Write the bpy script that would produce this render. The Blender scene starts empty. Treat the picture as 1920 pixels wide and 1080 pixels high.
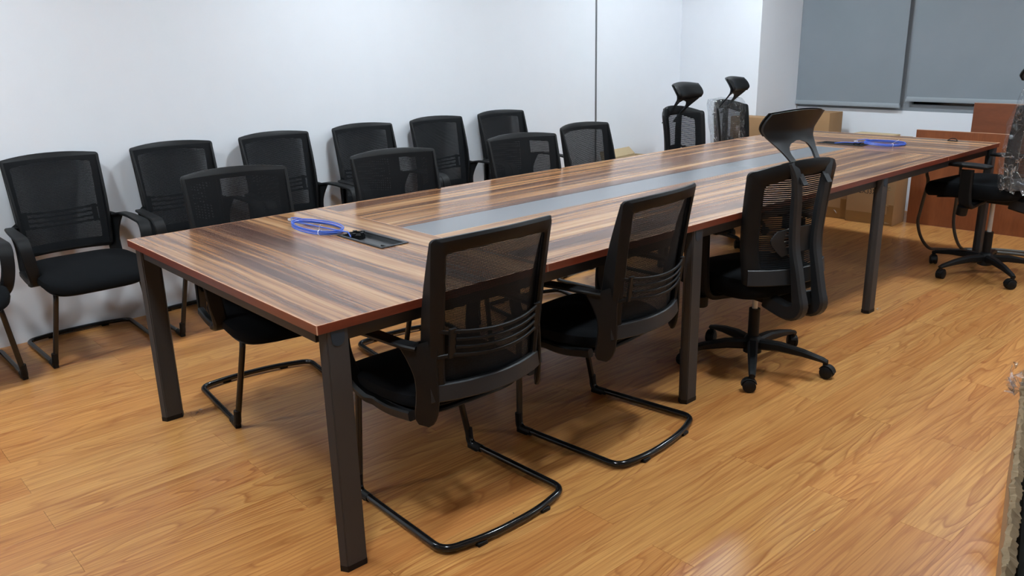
import bpy, bmesh, math, random
from mathutils import Vector, Matrix, noise
random.seed(7)
PI = math.pi
scene = bpy.context.scene
C = scene.collection

# ---------------------------------------------------------------- camera, world, lights, exposure
yaw, pitch, roll = 0.8385, -0.2909, -0.0239
F = Vector((math.cos(yaw)*math.cos(pitch), math.sin(yaw)*math.cos(pitch), math.sin(pitch)))
r0 = F.cross(Vector((0, 0, 1))).normalized(); u0 = r0.cross(F)
Rv = math.cos(roll)*r0 + math.sin(roll)*u0
Uv = -math.sin(roll)*r0 + math.cos(roll)*u0
cd = bpy.data.cameras.new('camera'); cam = bpy.data.objects.new('camera', cd); C.objects.link(cam)
cam.matrix_world = Matrix(((Rv.x, Uv.x, -F.x, -0.9478), (Rv.y, Uv.y, -F.y, -1.7951), (Rv.z, Uv.z, -F.z, 1.4169), (0, 0, 0, 1)))
cd.sensor_width = 36; cd.lens = 1545.46/1920*36; cd.clip_start = 0.05
scene.camera = cam
w = bpy.data.worlds.new('night'); scene.world = w; w.use_nodes = True
w.node_tree.nodes['Background'].inputs[0].default_value = (0.01, 0.012, 0.016, 1)
w.node_tree.nodes['Background'].inputs[1].default_value = 1.0
CEIL = 2.62
WALL_Y, END_X, WIN_X, COL_Y = 2.8215, 5.28, 5.95, 2.03
ROOM_X0, ROOM_Y0 = -3.6, -3.4
LAMPS = [(-0.42, -0.55), (1.90, -0.55), (4.30, -0.55), (-0.80, 1.65), (1.90, 1.65), (4.30, 1.65), (-2.3, 1.60), (4.2, -2.75)]  # last two are unseen fill lamps, added to brighten left wall and column side
LAMP_W = 198.0
vs = scene.view_settings
scene.display_settings.display_device = 'sRGB'
vs.view_transform = 'Standard'; vs.look = 'None'; vs.exposure = 0.0; vs.gamma = 1.0; vs.use_curve_mapping = False

# ---------------------------------------------------------------- helpers
def obj(name, bm, mat, parent=None, smooth=True, angle=35):
    me = bpy.data.meshes.new(name)
    bmesh.ops.recalc_face_normals(bm, faces=bm.faces)
    bm.to_mesh(me); bm.free()
    if mat is not None:
        for m in (mat if isinstance(mat, (list, tuple)) else [mat]): me.materials.append(m)
    if smooth:
        for p in me.polygons: p.use_smooth = True
        me.set_sharp_from_angle(angle=math.radians(angle))
    o = bpy.data.objects.new(name, me); C.objects.link(o)
    if parent is not None: o.parent = parent
    return o

def thing(name, label, cat, loc=(0, 0, 0), rot=0.0, group=None):
    o = bpy.data.objects.new(name, None); C.objects.link(o)
    o.empty_display_size = 0.1
    o.location = loc; o.rotation_euler = (0, 0, rot)
    o['label'] = label; o['category'] = cat
    if group: o['group'] = group
    return o

def tag(o, label, cat, group=None):
    o['label'] = label; o['category'] = cat
    if group: o['group'] = group
    return o

def struct(o):
    o['kind'] = 'structure'; return o

def box(bm, x0, x1, y0, y1, z0, z1, bev=0.0, seg=2):
    r = bmesh.ops.create_cube(bm, size=1)
    vs_ = r['verts']
    for v in vs_:
        v.co = Vector(((x0+x1)/2+v.co.x*(x1-x0), (y0+y1)/2+v.co.y*(y1-y0), (z0+z1)/2+v.co.z*(z1-z0)))
    if bev > 0:
        es = list({e for v in vs_ for e in v.link_edges})
        bmesh.ops.bevel(bm, geom=es, offset=bev, segments=seg, affect='EDGES', profile=0.5)

def BOX(*a, **k):
    bm = bmesh.new(); box(bm, *a, **k); return bm

def smooth_path(pts, n=8, closed=False):
    P = [Vector(p) for p in pts]; out = []; N = len(P)
    rng = range(N if closed else N-1)
    for i in rng:
        if closed: a, b, c, d = P[(i-1) % N], P[i], P[(i+1) % N], P[(i+2) % N]
        else: a, b, c, d = P[max(i-1, 0)], P[i], P[i+1], P[min(i+2, N-1)]
        for k in range(n):
            t = k/n
            out.append(0.5*((2*b)+(c-a)*t+(2*a-5*b+4*c-d)*t*t+(3*b-a-3*c+d)*t**3))
    if not closed: out.append(P[-1])
    return out

def fillet(pts, r, seg=5, closed=False):
    """polyline with rounded corners; r = radius or a list of radii"""
    P = [Vector(p) for p in pts]; N = len(P); out = []
    for i in range(N):
        ri = r[i] if isinstance(r, (list, tuple)) else r
        if (not closed and i in (0, N-1)) or ri <= 0:
            out.append(P[i]); continue
        a, b, c = P[(i-1) % N], P[i], P[(i+1) % N]
        d1 = (a-b); d2 = (c-b); l1, l2 = d1.length, d2.length
        t = min(ri, l1*0.48, l2*0.48)
        p1, p2 = b+d1/l1*t, b+d2/l2*t
        for k in range(seg+1):
            s = k/seg
            out.append((1-s)**2*p1+2*s*(1-s)*b+s*s*p2)
    return out

def tube(bm, pts, r, seg=10, closed=False, caps=True):
    P = [Vector(p) for p in pts]; N = len(P)
    rr = r if isinstance(r, (list, tuple)) else [r]*N
    T = []
    for i in range(N):
        if closed: t = P[(i+1) % N]-P[(i-1) % N]
        else: t = P[min(i+1, N-1)]-P[max(i-1, 0)]
        T.append(t.normalized())
    nrm = T[0].orthogonal().normalized(); rings = []
    for i in range(N):
        nrm = (nrm-T[i]*nrm.dot(T[i])).normalized()
        bn = T[i].cross(nrm)
        rings.append([bm.verts.new(P[i]+(nrm*math.cos(2*PI*k/seg)+bn*math.sin(2*PI*k/seg))*rr[i]) for k in range(seg)])
    M = N if closed else N-1
    for i in range(M):
        a, b = rings[i], rings[(i+1) % N]
        off = 0
        if closed and i == N-1:
            off = min(range(seg), key=lambda k: (a[0].co-b[k].co).length)
        for k in range(seg):
            bm.faces.new((a[k], a[(k+1) % seg], b[(k+1+off) % seg], b[(k+off) % seg]))
    if caps and not closed:
        bm.faces.new(rings[0][::-1]); bm.faces.new(rings[-1])

def strap(bm, pts, half, th, axis=(1, 0, 0), closed=False):
    """sweep a flat bar: width 2*half along axis, thickness th; half/th may be lists"""
    P = [Vector(p) for p in pts]; N = len(P); ax = Vector(axis).normalized()
    rings = []
    for i in range(N):
        if closed: t = P[(i+1) % N]-P[(i-1) % N]
        else: t = P[min(i+1, N-1)]-P[max(i-1, 0)]
        t.normalize()
        a = (ax-t*ax.dot(t)).normalized(); n = t.cross(a)
        h = half[i] if isinstance(half, (list, tuple)) else half
        q = th[i]/2 if isinstance(th, (list, tuple)) else th/2
        b = min(q*0.6, h*0.4)
        sec = [(-h, -q+b), (-h, q-b), (-h+b, q), (h-b, q), (h, q-b), (h, -q+b), (h-b, -q), (-h+b, -q)]
        rings.append([bm.verts.new(P[i]+a*x+n*y) for x, y in sec])
    M = N if closed else N-1
    for i in range(M):
        a, b = rings[i], rings[(i+1) % N]
        for k in range(8):
            bm.faces.new((a[k], a[(k+1) % 8], b[(k+1) % 8], b[k]))
    if not closed:
        bm.faces.new(rings[0][::-1]); bm.faces.new(rings[-1])

def cyl(bm, p0, p1, r, seg=16, r2=None):
    tube(bm, [p0, p1], [r, r if r2 is None else r2], seg)

def lathe(bm, prof, seg=24, center=(0, 0, 0), axis='z'):
    cx, cy, cz = center; rings = []
    for r, z in prof:
        ring = []
        for k in range(seg):
            a = 2*PI*k/seg
            if axis == 'z': co = (cx+r*math.cos(a), cy+r*math.sin(a), cz+z)
            else: co = (cx+z, cy+r*math.cos(a), cz+r*math.sin(a))
            ring.append(bm.verts.new(co))
        rings.append(ring)
    for i in range(len(rings)-1):
        for k in range(seg):
            bm.faces.new((rings[i][k], rings[i][(k+1) % seg], rings[i+1][(k+1) % seg], rings[i+1][k]))
    bm.faces.new(rings[0][::-1]); bm.faces.new(rings[-1])

def rrect(w0, w1, z0, z1, r, arch=0.0, n=10, seg=6):
    """rounded trapezoid outline in x-z: half width w0 at the bottom z0, w1 at the top z1"""
    crn = [(-w0, z0), (w0, z0), (w1, z1), (-w1, z1)]
    pts = fillet([Vector((x, 0, z)) for x, z in crn], r, seg, True)
    out = []
    N = len(pts)
    for i in range(N):
        a, b = pts[i], pts[(i+1) % N]
        k = n if (i % (seg+1)) == seg else 1
        for j in range(k):
            p = a.lerp(b, j/k)
            t = 1.0 if p.z > z1-1e-4 else 0.0
            out.append((p.x, p.z+arch*t*(1-min(1.0, abs(p.x)/(w1-r))**2.2)))
    return out

def ring_plate(bm, outer, inner, surf, th):
    """frame between two outlines with equal point count, lying on y=surf(x,z), thickness th toward -y"""
    N = len(outer); L = []
    def add(pts, dy): return [bm.verts.new((x, surf(x, z)+dy, z)) for x, z in pts]
    mid = [((o[0]*0.8+i[0]*0.2), (o[1]*0.8+i[1]*0.2)) for o, i in zip(outer, inner)]
    mid2 = [((o[0]*0.2+i[0]*0.8), (o[1]*0.2+i[1]*0.8)) for o, i in zip(outer, inner)]
    rings = [add(outer, -th*0.3), add(mid, 0.0), add(mid2, 0.0), add(inner, -th*0.3), add(inner, -th*0.7), add(mid2, -th), add(mid, -th), add(outer, -th*0.7)]
    for r in range(8):
        a, b = rings[r], rings[(r+1) % 8]
        for k in range(N):
            bm.faces.new((a[k], a[(k+1) % N], b[(k+1) % N], b[k]))

def sheet(bm, outline_half, z0, z1, surf, nx=14, nz=16, dy=0.0):
    """grid sheet, half width given by outline_half(z); uv in metres"""
    uv = bm.loops.layers.uv.verify(); V = []
    for j in range(nz+1):
        row = []
        z = z0+(z1-z0)*j/nz; h = outline_half(z)
        for i in range(nx+1):
            x = -h+2*h*i/nx
            row.append(bm.verts.new((x, surf(x, z)+dy, z)))
        V.append(row)
    for j in range(nz):
        for i in range(nx):
            f = bm.faces.new((V[j][i], V[j][i+1], V[j+1][i+1], V[j+1][i]))
            for l in f.loops: l[uv].uv = (l.vert.co.x, l.vert.co.z)

def cushion(bm, w, d, z0, z1, y0, e=4.0, drop=0.03, crown=0.012, seg=48, taper=0.96):
    """padded seat: superellipse loft, front edge (y+) drops"""
    cy = y0+d/2
    lay = [(0.80, z0), (0.93, z0+0.004), (0.985, z0+(z1-z0)*0.25), (1.0, z0+(z1-z0)*0.5), (0.985, z0+(z1-z0)*0.78), (0.94, z1-0.004), (0.85, z1), (0.55, z1+crown*0.7), (0.2, z1+crown)]
    rings = []
    for s, z in lay:
        ring = []
        for k in range(seg):
            a = 2*PI*k/seg; c, sn = math.cos(a), math.sin(a)
            x = math.copysign(abs(c)**(2/e), c)*w/2*s
            y = math.copysign(abs(sn)**(2/e), sn)*d/2*s
            t = (y/(d/2)+1)/2
            x *= taper+(1-taper)*2*t if t < 0.5 else 1.0
            zz = z-drop*max(0, t-0.55)**2/0.2
            ring.append(bm.verts.new((x, cy+y, zz)))
        rings.append(ring)
    for i in range(len(rings)-1):
        for k in range(seg):
            bm.faces.new((rings[i][k], rings[i][(k+1) % seg], rings[i+1][(k+1) % seg], rings[i+1][k]))
    bm.faces.new(rings[0][::-1]); bm.faces.new(rings[-1])

def dup(root, loc, rot, label, group=None):
    r = root.copy(); C.objects.link(r); r.location = loc; r.rotation_euler = (0, 0, rot); r['label'] = label
    if group: r['group'] = group
    for ch in list(root.children):
        c = ch.copy(); C.objects.link(c); c.parent = r
        for g in ch.children:
            d = g.copy(); C.objects.link(d); d.parent = c
    return r

# ---------------------------------------------------------------- materials
class NT:
    def __init__(s, name):
        s.m = bpy.data.materials.new(name); s.m.use_nodes = True
        s.t = s.m.node_tree; s.b = s.t.nodes['Principled BSDF']
        s.out = s.t.nodes['Material Output']
    def n(s, typ, **kw):
        nd = s.t.nodes.new(typ)
        for k, v in kw.items():
            if k.startswith('i_'):
                key = k[2:]; key = int(key) if key.isdigit() else key.replace('_', ' ')
                nd.inputs[key].default_value = v
            else: setattr(nd, k, v)
        return nd
    def l(s, a, b): s.t.links.new(a, b)
    def math(s, op, a, b=None, c=None):
        nd = s.t.nodes.new('ShaderNodeMath'); nd.operation = op
        for i, v in enumerate((a, b, c)):
            if v is None: continue
            if isinstance(v, (int, float)): nd.inputs[i].default_value = v
            else: s.l(v, nd.inputs[i])
        return nd.outputs[0]
    def ramp(s, fac, stops, interp='LINEAR'):
        nd = s.t.nodes.new('ShaderNodeValToRGB'); cr = nd.color_ramp; cr.interpolation = interp
        while len(cr.elements) < len(stops): cr.elements.new(0.5)
        for e, (p, c) in zip(cr.elements, stops):
            e.position = p; e.color = (*c, 1) if len(c) == 3 else c
        s.l(fac, nd.inputs[0]); return nd.outputs[0]
    def noise(s, vec, scale=5, detail=2, rough=0.5, dist=0.0):
        nd = s.n('ShaderNodeTexNoise'); nd.inputs['Scale'].default_value = scale; nd.inputs['Detail'].default_value = detail
        nd.inputs['Roughness'].default_value = rough; nd.inputs['Distortion'].default_value = dist
        s.l(vec, nd.inputs['Vector']); return nd.outputs['Fac']
    def mapping(s, vec, scale=(1, 1, 1), loc=(0, 0, 0), rot=(0, 0, 0)):
        nd = s.n('ShaderNodeMapping'); nd.inputs['Scale'].default_value = scale
        nd.inputs['Location'].default_value = loc; nd.inputs['Rotation'].default_value = rot
        s.l(vec, nd.inputs['Vector']); return nd.outputs[0]
    def mix(s, fac, a, b, blend='MIX'):
        nd = s.t.nodes.new('ShaderNodeMix'); nd.data_type = 'RGBA'; nd.blend_type = blend
        for sock, v in ((nd.inputs[0], fac), (nd.inputs[6], a), (nd.inputs[7], b)):
            if isinstance(v, (int, float)): sock.default_value = v
            elif isinstance(v, tuple): sock.default_value = (*v, 1) if len(v) == 3 else v
            else: s.l(v, sock)
        return nd.outputs[2]
    def bump(s, h, strength=0.2, dist=0.01):
        nd = s.n('ShaderNodeBump'); nd.inputs['Strength'].default_value = strength; nd.inputs['Distance'].default_value = dist
        s.l(h, nd.inputs['Height']); s.l(nd.outputs[0], s.b.inputs['Normal'])
    def pos(s): return s.n('ShaderNodeNewGeometry').outputs['Position']
    def objc(s): return s.n('ShaderNodeTexCoord').outputs['Object']

def srgb(r, g, b):
    f = lambda c: (c/255/12.92) if c/255 <= 0.04045 else ((c/255+0.055)/1.055)**2.4
    return (f(r), f(g), f(b))

def plain(name, col, rough=0.5, metal=0.0, spec=0.5, bump=0.0, bscale=200, vary=0.0):
    m = NT(name); m.b.inputs['Roughness'].default_value = rough; m.b.inputs['Metallic'].default_value = metal
    m.b.inputs['Specular IOR Level'].default_value = spec
    m.b.inputs['Base Color'].default_value = (*col, 1)
    if vary:
        f = m.noise(m.objc(), 9, 4)
        m.l(m.mix(f, tuple(c*(1-vary) for c in col), tuple(c*(1+vary) for c in col)), m.b.inputs['Base Color'])
    if bump: m.bump(m.noise(m.objc(), bscale, 2), bump, 0.002)
    return m.m

M_wall = plain('wall_paint', (0.79, 0.81, 0.85), 0.75, bump=0.06, bscale=60, vary=0.015)
M_ceil = plain('ceiling_paint', (0.62, 0.62, 0.62), 0.9)
M_wall2 = plain('partition_grey', (0.42, 0.43, 0.44), 0.6)
M_base = plain('floor_underlay', (0.30, 0.19, 0.10), 0.8)
M_strip = plain('aluminium_strip', (0.32, 0.33, 0.34), 0.35, metal=0.7)
M_plastic = plain('black_plastic', (0.0048, 0.0052, 0.0058), 0.5, spec=0.28, bump=0.05, bscale=400)
M_plastic_grey = plain('charcoal_plastic', (0.0170, 0.0188, 0.0212), 0.46, spec=0.38, bump=0.05, bscale=400)
M_tube = plain('black_enamel', (0.006, 0.006, 0.0065), 0.16)
M_seat = plain('black_upholstery', (0.0042, 0.0048, 0.0058), 0.95, spec=0.15, bump=0.3, bscale=700)
M_chrome = plain('chrome', (0.62, 0.64, 0.66), 0.35, metal=0.35)
M_legs = plain('graphite_steel', (0.036, 0.037, 0.039), 0.5, metal=0.1, vary=0.12, bump=0.04)
M_beam = plain('dark_steel_beam', (0.022, 0.022, 0.023), 0.5, metal=0.15)
M_glass_strip = plain('grey_laminate_strip', srgb(120, 122, 126), 0.22, spec=0.5)
M_edge_line = plain('pale_edge_line', srgb(196, 150, 122), 0.4)
M_blue = plain('blue_cable_jacket', srgb(66, 104, 205), 0.35)
M_white = plain('white_nylon', (0.75, 0.76, 0.78), 0.4)
M_clear = plain('clear_connector', (0.55, 0.56, 0.62), 0.15)
M_tape = plain('blue_sticker', (0.007, 0.024, 0.042), 0.4)
M_blind = NT('blind_fabric')
_v = M_blind.noise(M_blind.pos(), 3, 4)
M_blind.l(M_blind.mix(_v, srgb(126, 134, 141), srgb(136, 144, 151)), M_blind.b.inputs['Base Color'])
M_blind.b.inputs['Roughness'].default_value = 0.85
M_blind.bump(M_blind.noise(M_blind.pos(), 500, 2), 0.15, 0.001)
M_blind = M_blind.m
M_hem = plain('blind_hem', srgb(150, 158, 164), 0.6)
M_frame = plain('window_aluminium', srgb(138, 144, 150), 0.5)
M_tray = plain('grey_tray_plastic', (0.055, 0.057, 0.06), 0.4)
M_dark = plain('dark_gap', (0.004, 0.004, 0.005), 0.3)
M_glasspane = plain('night_glass', (0.004, 0.005, 0.006), 0.05)
M_cable_grey = plain('grey_conduit', (0.085, 0.085, 0.08), 0.5)
M_scrap = plain('plastic_scrap', (0.7, 0.72, 0.75), 0.2)
M_ink = plain('carton_print', (0.02, 0.016, 0.012), 0.8)
M_inside = plain('carton_black_foam', (0.012, 0.016, 0.013), 0.9)

def floor_mat():
    m = NT('laminate_oak')
    p = m.pos(); r = m.n('ShaderNodeObjectInfo').outputs['Random']
    cb = m.n('ShaderNodeCombineXYZ')
    m.l(m.math('MULTIPLY', r, 37.0), cb.inputs[0]); m.l(m.math('MULTIPLY', r, 11.0), cb.inputs[1]); m.l(m.math('MULTIPLY', r, 91.0), cb.inputs[2])
    va = m.n('ShaderNodeVectorMath', operation='ADD'); m.l(p, va.inputs[0]); m.l(cb.outputs[0], va.inputs[1])
    v = va.outputs[0]
    warp = m.noise(m.mapping(v, (2.2, 9, 1)), 1.0, 3, 0.5)
    h = m.noise(m.mapping(v, (0.75, 7.0, 1)), 1.0, 1.2, 0.45, 0.25)
    hh = m.math('ADD', m.math('MULTIPLY', h, 17.0), m.math('MULTIPLY', warp, 1.5))
    fr = m.math('FRACT', hh)
    line = m.ramp(fr, [(0.0, (0.0,)*3), (0.40, (0.14,)*3), (0.74, (0.42,)*3), (0.90, (1, 1, 1)), (1.0, (0.08,)*3)])
    fine = m.noise(m.mapping(v, (3.0, 150, 1)), 1.0, 3, 0.6)
    broad = m.noise(m.mapping(v, (0.8, 12, 1)), 1.0, 2, 0.5)
    # strength of the grain varies over the board
    amt = m.math('MULTIPLY', m.ramp(m.noise(m.mapping(v, (0.7, 4.0, 1)), 1.3, 2), [(0.38, (0.30,)*3), (0.60, (1,)*3)]), 0.78)
    base = m.mix(broad, srgb(208, 160, 98), srgb(184, 126, 74))
    tone = m.ramp(r, [(0.0, srgb(194, 128, 75)), (0.35, srgb(212, 164, 102)), (0.7, srgb(202, 150, 90)), (1.0, srgb(184, 116, 68))])
    base = m.mix(0.45, base, tone)
    g1 = m.mix(m.math('MULTIPLY', line, amt), base, srgb(136, 76, 37))
    thin = m.noise(m.mapping(v, (0.9, 26, 1)), 1.0, 2.5, 0.55)
    tl = m.ramp(m.math('ABSOLUTE', m.math('SUBTRACT', thin, 0.52)), [(0.0, (0.75,)*3), (0.018, (0.35,)*3), (0.05, (0, 0, 0))])
    g1 = m.mix(m.math('MULTIPLY', tl, 0.75), g1, srgb(150, 88, 46))
    g2 = m.mix(m.ramp(fine, [(0.42, (0, 0, 0)), (0.75, (0.6,)*3)]), g1, srgb(150, 92, 50))
    hsv = m.n('ShaderNodeHueSaturation'); hsv.inputs['Hue'].default_value = 0.499; hsv.inputs['Saturation'].default_value = 1.03; hsv.inputs['Value'].default_value = 1.06
    m.l(g2, hsv.inputs['Color'])
    m.l(hsv.outputs[0], m.b.inputs['Base Color'])
    m.b.inputs['Roughness'].default_value = 0.33
    m.b.inputs['Specular IOR Level'].default_value = 0.45
    m.bump(fine, 0.05, 0.001)
    return m.m
M_floor = floor_mat()

def table_mat(name, along_x):
    m = NT(name)
    p = m.pos()
    rot = (0, 0, 0) if along_x else (0, 0, PI/2)
    q = m.mapping(p, (1, 1, 1), (0, 0, 0), rot)       # grain runs along q.x
    q = m.mapping(q, (1, 1, 1), (3.1 if along_x else 9.7, 0, 0))
    wv = m.noise(m.mapping(q, (1.6, 5, 1)), 1.0, 3)
    wob = m.math('MULTIPLY', m.math('SUBTRACT', wv, 0.5), 0.035)
    sx = m.n('ShaderNodeSeparateXYZ'); m.l(q, sx.inputs[0])
    yy = m.math('ADD', sx.outputs[1], wob)
    cb = m.n('ShaderNodeCombineXYZ'); m.l(m.math('MULTIPLY', sx.outputs[0], 0.30), cb.inputs[0]); m.l(m.math('MULTIPLY', yy, 9.5), cb.inputs[1])
    band = m.noise(cb.outputs[0], 1.0, 2.5, 0.62)
    cb2 = m.n('ShaderNodeCombineXYZ'); m.l(m.math('MULTIPLY', sx.outputs[0], 1.0), cb2.inputs[0]); m.l(m.math('MULTIPLY', yy, 62.0), cb2.inputs[1])
    streak = m.noise(cb2.outputs[0], 1.0, 4, 0.65)
    f = m.math('ADD', m.math('MULTIPLY', m.math('SUBTRACT', band, 0.5), 1.40), m.math('MULTIPLY', m.math('SUBTRACT', streak, 0.5), 0.85))
    f = m.math('ADD', f, 0.5)
    col = m.ramp(f, [(0.10, srgb(58, 38, 32)), (0.30, srgb(84, 56, 44)), (0.42, srgb(116, 80, 58)), (0.53, srgb(148, 106, 72)), (0.68, srgb(176, 135, 96)), (0.90, srgb(196, 156, 114))])
    # rare pale sapwood lines
    cb3 = m.n('ShaderNodeCombineXYZ'); m.l(m.math('MULTIPLY', sx.outputs[0], 0.22), cb3.inputs[0]); m.l(m.math('MULTIPLY', yy, 17.0), cb3.inputs[1]); cb3.inputs[2].default_value = 4.4
    sap = m.ramp(m.math('ABSOLUTE', m.math('SUBTRACT', m.noise(cb3.outputs[0], 1.0, 1), 0.5)), [(0.0, (0.6,)*3), (0.022, (0.0,)*3)])
    col = m.mix(m.math('MULTIPLY', sap, m.ramp(band, [(0.45, (0, 0, 0)), (0.6, (1, 1, 1))])), col, srgb(208, 168, 122))
    m.l(col, m.b.inputs['Base Color'])
    m.b.inputs['Roughness'].default_value = 0.24
    m.b.inputs['Specular IOR Level'].default_value = 0.62
    m.bump(m.noise(m.mapping(q, (8, 220, 1)), 1.0, 2), 0.035, 0.001)
    return m.m
M_top_x = table_mat('walnut_laminate_lengthwise', True)
M_top_y = table_mat('walnut_laminate_crosswise', False)

def veneer(name, c0, c1, rough=0.3, vert=True, sc=(3, 3, 0.5)):
    m = NT(name); p = m.pos()
    v = m.mapping(p, sc)
    a = m.noise(v, 3.0, 4, 0.55, 0.6); b = m.noise(m.mapping(p, tuple(s*12 for s in sc)), 3.0, 3, 0.6)
    f = m.math('ADD', m.math('MULTIPLY', a, 0.7), m.math('MULTIPLY', b, 0.3))
    m.l(m.ramp(f, [(0.3, c0), (0.7, c1)]), m.b.inputs['Base Color']); m.b.inputs['Roughness'].default_value = rough
    return m.m
M_band = veneer('mahogany_edge', srgb(84, 34, 20), srgb(118, 52, 32), 0.3, sc=(1, 1, 12))
M_cherry = veneer('cherry_veneer', srgb(112, 60, 34), srgb(142, 82, 48), 0.38)
M_cherry2 = veneer('dark_cherry_veneer', srgb(100, 54, 32), srgb(128, 72, 44), 0.4, sc=(3, 0.6, 4))

def card(name, col):
    m = NT(name); p = m.objc()
    f = m.noise(p, 6, 4); g = m.noise(m.mapping(p, (1, 1, 120)), 4, 2)
    c = m.mix(f, tuple(x*0.9 for x in col), tuple(x*1.08 for x in col))
    m.l(c, m.b.inputs['Base Color']); m.b.inputs['Roughness'].default_value = 0.85
    m.bump(g, 0.12, 0.001); return m.m
M_card = card('corrugated_card', srgb(158, 122, 84))
M_card_pale = card('pale_corrugated_card', srgb(190, 168, 132))
M_cardtape = plain('brown_packing_tape', srgb(128, 92, 54), 0.18, vary=0.1)
M_tornpaper = plain('torn_card_edge', srgb(176, 154, 122), 0.95, bump=0.6, bscale=90, vary=0.25)

def mesh_mat(name, mode, cover=0.5):
    """open woven fabric: holes cut by an alpha pattern in uv metres"""
    m = NT(name)
    uv = m.n('ShaderNodeUVMap').outputs[0]
    sx = m.n('ShaderNodeSeparateXYZ'); m.l(uv, sx.inputs[0]); x, z = sx.outputs[0], sx.outputs[1]
    if mode == 'hex':
        a = m.math('SINE', m.math('MULTIPLY', m.math('ADD', x, m.math('MULTIPLY', z, 0.55)), 2*PI/0.0046))
        b = m.math('SINE', m.math('MULTIPLY', m.math('SUBTRACT', x, m.math('MULTIPLY', z, 0.55)), 2*PI/0.0046))
        h = m.math('MULTIPLY', m.math('ADD', m.math('MULTIPLY', a, b), 1.0), 0.5)
        hole = m.math('GREATER_THAN', h, cover)
    else:
        a = m.math('SINE', m.math('MULTIPLY', z, 2*PI/0.0085))
        b = m.math('GREATER_THAN', m.math('SINE', m.math('MULTIPLY', x, 2*PI/0.004)), 0.55)
        h = m.math('MULTIPLY', m.math('ADD', a, 1.0), 0.5)
        hole = m.math('MULTIPLY', m.math('GREATER_THAN', h, cover), m.math('SUBTRACT', 1.0, b))
    m.b.inputs['Base Color'].default_value = (0.0065, 0.0075, 0.009, 1); m.b.inputs['Roughness'].default_value = 0.7; m.b.inputs['Specular IOR Level'].default_value = 0.2
    tr = m.n('ShaderNodeBsdfTransparent'); mx = m.n('ShaderNodeMixShader')
    m.l(hole, mx.inputs[0]); m.l(m.b.outputs[0], mx.inputs[1]); m.l(tr.outputs[0], mx.inputs[2]); m.l(mx.outputs[0], m.out.inputs[0])
    return m.m
M_mesh = mesh_mat('woven_mesh', 'hex', 0.855)
M_mesh_bar = mesh_mat('ribbed_mesh', 'bar', 0.74)

def film_mat(name='clear_film', haze=0.05, sc=7.0):
    m = NT(name); p = m.objc()
    wv = m.n('ShaderNodeTexNoise'); wv.inputs['Scale'].default_value = 9; m.l(p, wv.inputs['Vector'])
    va = m.n('ShaderNodeVectorMath', operation='MULTIPLY_ADD'); m.l(wv.outputs['Color'], va.inputs[0]); va.inputs[1].default_value = (0.10,)*3; m.l(p, va.inputs[2])
    def ridge(scale, width, off, st=(1, 1, 0.45)):
        q = m.mapping(va.outputs[0], st, (off, off*0.7, 0))
        nn = m.noise(q, scale, 1.5, 0.5, 0.8)
        return m.ramp(m.math('ABSOLUTE', m.math('SUBTRACT', nn, 0.5)), [(0.0, (1, 1, 1)), (width*0.4, (0.5,)*3), (width, (0, 0, 0))])
    patch = m.ramp(m.noise(p, 5.5, 2), [(0.42, (0, 0, 0)), (0.60, (1, 1, 1))])
    c1 = ridge(sc, 0.022, 1.0); c2 = m.math('MULTIPLY', ridge(sc*2.6, 0.05, 5.0, (1, 1, 0.8)), patch)
    crease = m.math('MAXIMUM', m.math('MULTIPLY', c1, 0.8), c2)
    h = m.math('ADD', m.noise(p, 14, 5, 0.65, 1.5), m.math('MULTIPLY', c1, 0.2))
    m.bump(h, 1.0, 0.03)
    bn = m.t.nodes['Bump']
    tr = m.n('ShaderNodeBsdfTransparent'); tr.inputs[0].default_value = (0.90, 0.92, 0.94, 1)
    gl = m.n('ShaderNodeBsdfGlossy'); gl.inputs['Roughness'].default_value = 0.16; m.l(bn.outputs[0], gl.inputs['Normal'])
    f = m.math('ADD', m.math('MULTIPLY', crease, m.math('MULTIPLY', m.noise(p, 11, 2), 0.85)), haze)
    mx = m.n('ShaderNodeMixShader'); m.l(f, mx.inputs[0]); m.l(tr.outputs[0], mx.inputs[1]); m.l(gl.outputs[0], mx.inputs[2])
    m.l(mx.outputs[0], m.out.inputs[0]); return m.m
M_film = film_mat()
M_film_soft = film_mat('hazy_film', 0.42, 30.0)
M_film_rc = film_mat('bag_film', 0.07, 9.0)
M_film2 = film_mat('clear_film_fine', 0.13, 13.0)

def lamp_mat():
    m = NT('lamp_diffuser'); m.b.inputs['Emission Color'].default_value = (0.81, 0.92, 1.0, 1); m.b.inputs['Emission Strength'].default_value = LAMP_W
    m.b.inputs['Base Color'].default_value = (0.9, 0.9, 0.9, 1); return m.m
M_lamp = lamp_mat()

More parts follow.
